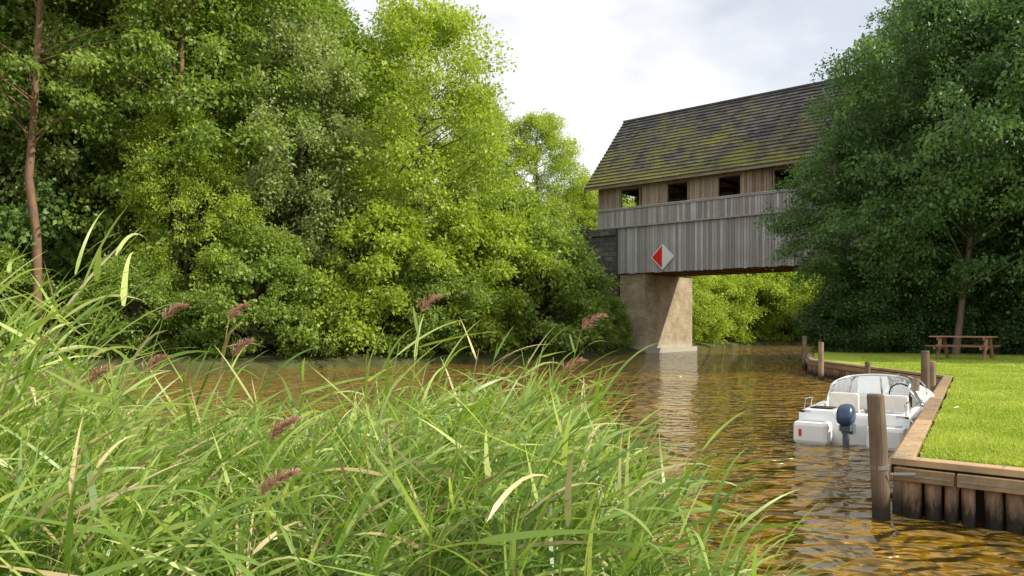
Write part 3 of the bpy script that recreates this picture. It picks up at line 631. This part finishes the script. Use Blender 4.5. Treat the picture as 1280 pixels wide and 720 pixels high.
# ---------------------------------------------------------------- reed bed
rm=leafmat('reed_leaf',(.12,.22,.03),(.27,.40,.075),(.58,.65,.23),trans=.38,tcol=(1.3,1.35,.65,1),rough=.38,spec=.5)
straw=leafmat('reed_straw',(.30,.23,.11),(.50,.42,.20),(.64,.56,.32),trans=.2,tcol=(1,1,.8,1))
plume=leafmat('reed_plume',(.30,.14,.10),(.50,.28,.20),(.68,.48,.37),trans=.3,tcol=(1.2,1,.9,1))
RV=[];RF=[];RT=[];RM=[];nv=0
g=np.random.default_rng(21)
def ribbon(P,Wd,S,tone,mi):
    global nv
    k=len(P); V=np.empty((2*k,3)); V[0::2]=P-S*Wd[:,None]*.5; V[1::2]=P+S*Wd[:,None]*.5
    b=nv+2*np.arange(k-1); RF.append(np.stack([b,b+1,b+3,b+2],1)); RV.append(V); RT.append(np.full(k-1,tone)); RM.append(np.full(k-1,mi)); nv+=2*k
def stem(x,y,z0,top,lean,nl,tone0,head=False,leafscale=1.0,f0=.22,pw=2.0):
    K=9; s=np.linspace(0,1,K); ln=np.array(lean)
    P=np.stack([x+ln[0]*s**pw,y+ln[1]*s**pw,z0+(top-z0)*s],1)
    Wd=.010*(1-s*.55)
    dead=g.random()<.05
    ribbon(P,Wd,np.tile(np.array([[1.,0,0]]),(K,1)),.45+.3*g.random(),1 if dead else 0); ribbon(P,Wd,np.tile(np.array([[0,1.,0]]),(K,1)),.5,1 if dead else 0)
    H=top-z0; az=g.random()*6.28
    for i in range(nl):
        f=f0+(.98-f0)*(i+g.random()*.6)/nl; f=min(f,.99)
        p=np.array([x+ln[0]*f**pw,y+ln[1]*f**pw,z0+H*f])
        az+=math.pi+g.normal()*.5
        dx=math.cos(az)+.6; dy=math.sin(az)*.7; q=math.hypot(dx,dy)+1e-6; dx/=q; dy/=q
        Ll=(.28+.26*g.random())*leafscale*(1.0 if f<.9 else .75); up=.20+.95*g.random()
        m=7; pts=[p]; d=np.array([dx*math.cos(up),dy*math.cos(up),math.sin(up)]); bend=(.02+.20*g.random()**1.8)
        for j in range(m):
            pts.append(pts[-1]+d*Ll/m); d=d+np.array([.02,0,-bend*(.4+1.5*j/m)]); d/=np.linalg.norm(d)
        pts=np.array(pts); ss=np.linspace(0,1,m+1); wd=(.016+.017*g.random())*leafscale*np.minimum(1,.35+ss*4)*np.clip((1-ss)**.75,0.03,1)
        sd=np.array([-dy,dx,0.]); tw=g.normal()*.8; u2=np.array([0,0,1.]); 
        S=np.array([sd*math.cos(tw+.5*t_)+u2*math.sin(tw+.5*t_) for t_ in ss])
        ribbon(pts,wd,S,float(np.clip(tone0+.28*g.normal()+.40*(f-.65),0,1)),1 if (g.random()<.03 or dead) else 0)
    if head:
        base=P[-1]; hd=np.array([ln[0]*.9+.25,ln[1]*.3,.75]); hd/=np.linalg.norm(hd)
        for i in range(130):
            f=g.random(); p=base+hd*f*.15+np.array([.05*f*f,0,-.05*f*f]); r=g.normal(size=3)*.42; r[2]=-.2*g.random(); d=hd*.9+r; d/=np.linalg.norm(d)
            l=.02+.045*(1-f)*g.random()+.01; e=p+d*l; e2=e+(d+np.array([.3,0,-.6]))*l*.5
            sd=np.cross(d,g.normal(size=3)); sd/=np.linalg.norm(sd)
            ribbon(np.array([p,e,e2]),np.array([.0025,.0045,.001]),np.tile(sd,(3,1)),g.random(),2)
cnt=0
while cnt<1200:
    y=2.45+g.random()*3.6; 
    x=(-.76*y-.3)+g.random()*(.76*y+.3+.66)
    if x>.66-.12*max(0,y-3.5) : continue
    topz=1.12+.07*math.sin(x*2.3+y)+.05*math.sin(x*5.1-y*2)
    fx=x/y
    if fx<-.56: topz+=.18
    topz-=.20*float(sst(-.56,-.48,fx)*(1-sst(-.24,-.14,fx)))
    topz+=.10*float(sst(-.18,-.10,fx)*(1-sst(.04,.10,fx)))
    if fx>.04: topz-=.04+ 1.0*(fx-.04)*1.2
    topz-= max(0,3.6-y)*.14
    z0=max(-.05,ground_h(x,y))-.05
    top=topz+g.normal()*.08
    if g.random()<.05: top+=.15+.18*g.random()
    stem(x,y,z0,top,(.08+.26*g.normal()*.7+max(0,fx+.05)*.9,.15*g.normal()),int(8+g.integers(0,4)),.40+.12*g.normal())
    cnt+=1
for (x,y,top,hd) in [(-2.07,4.5,1.72,1),(-1.79,4.8,1.72,1),(-2.03,4.2,1.42,1),(-2.23,4.0,1.37,1),(-1.69,4.6,1.50,1),(-.53,4.4,1.76,1),(.42,4.6,1.66,1),(.32,4.8,1.38,1),(-1.02,3.2,1.20,1),(-.96,2.9,1.04,1)]:
    lx=.10+.18*g.random(); stem(x-lx,y,ground_h(x,y),top,(lx,0),10,.55,True,1.0,.4)
for (x,y,top) in [(-2.4,4.3,1.58),(-1.45,4.5,1.45),(-.9,4.7,1.5),(-.2,4.6,1.55),(-.62,4.2,1.6),(.1,4.5,1.5),(.55,4.4,1.45),(-1.95,4.6,1.5),(-.4,4.5,1.5),(.25,4.6,1.5),(-1.2,4.4,1.45),(-.75,4.5,1.48)]:
    lx=.3*g.random(); stem(x-lx,y,ground_h(x,y),top,(lx,0),10,.6,False,1.1,.35)
for i in range(40):
    y=2.9+g.random()*2.2; x=y*(-.74+.15*g.random()**1.5); stem(x,y,.05,1.35+.6*g.random()*(1 if x/y<-.64 else .4),(.15+.45*g.random(),.1*g.normal()),8,.6,False,1.1)
for i in range(14):
    y=3.0+g.random()*1.6; x=y*-.80+g.random()*.25; stem(x,y,.05,1.65+.55*g.random(),(.45+.6*g.random(),.1*g.normal()),7,.65,False,1.15,.45,2.6)
me=fastmesh('reed_bed',np.concatenate(RV),np.concatenate(RF),np.concatenate(RT),[rm,straw,plume],np.concatenate(RM)); o=bpy.data.objects.new('reed_bed',me); COL.objects.link(o)
print('reed faces',len(me.polygons))
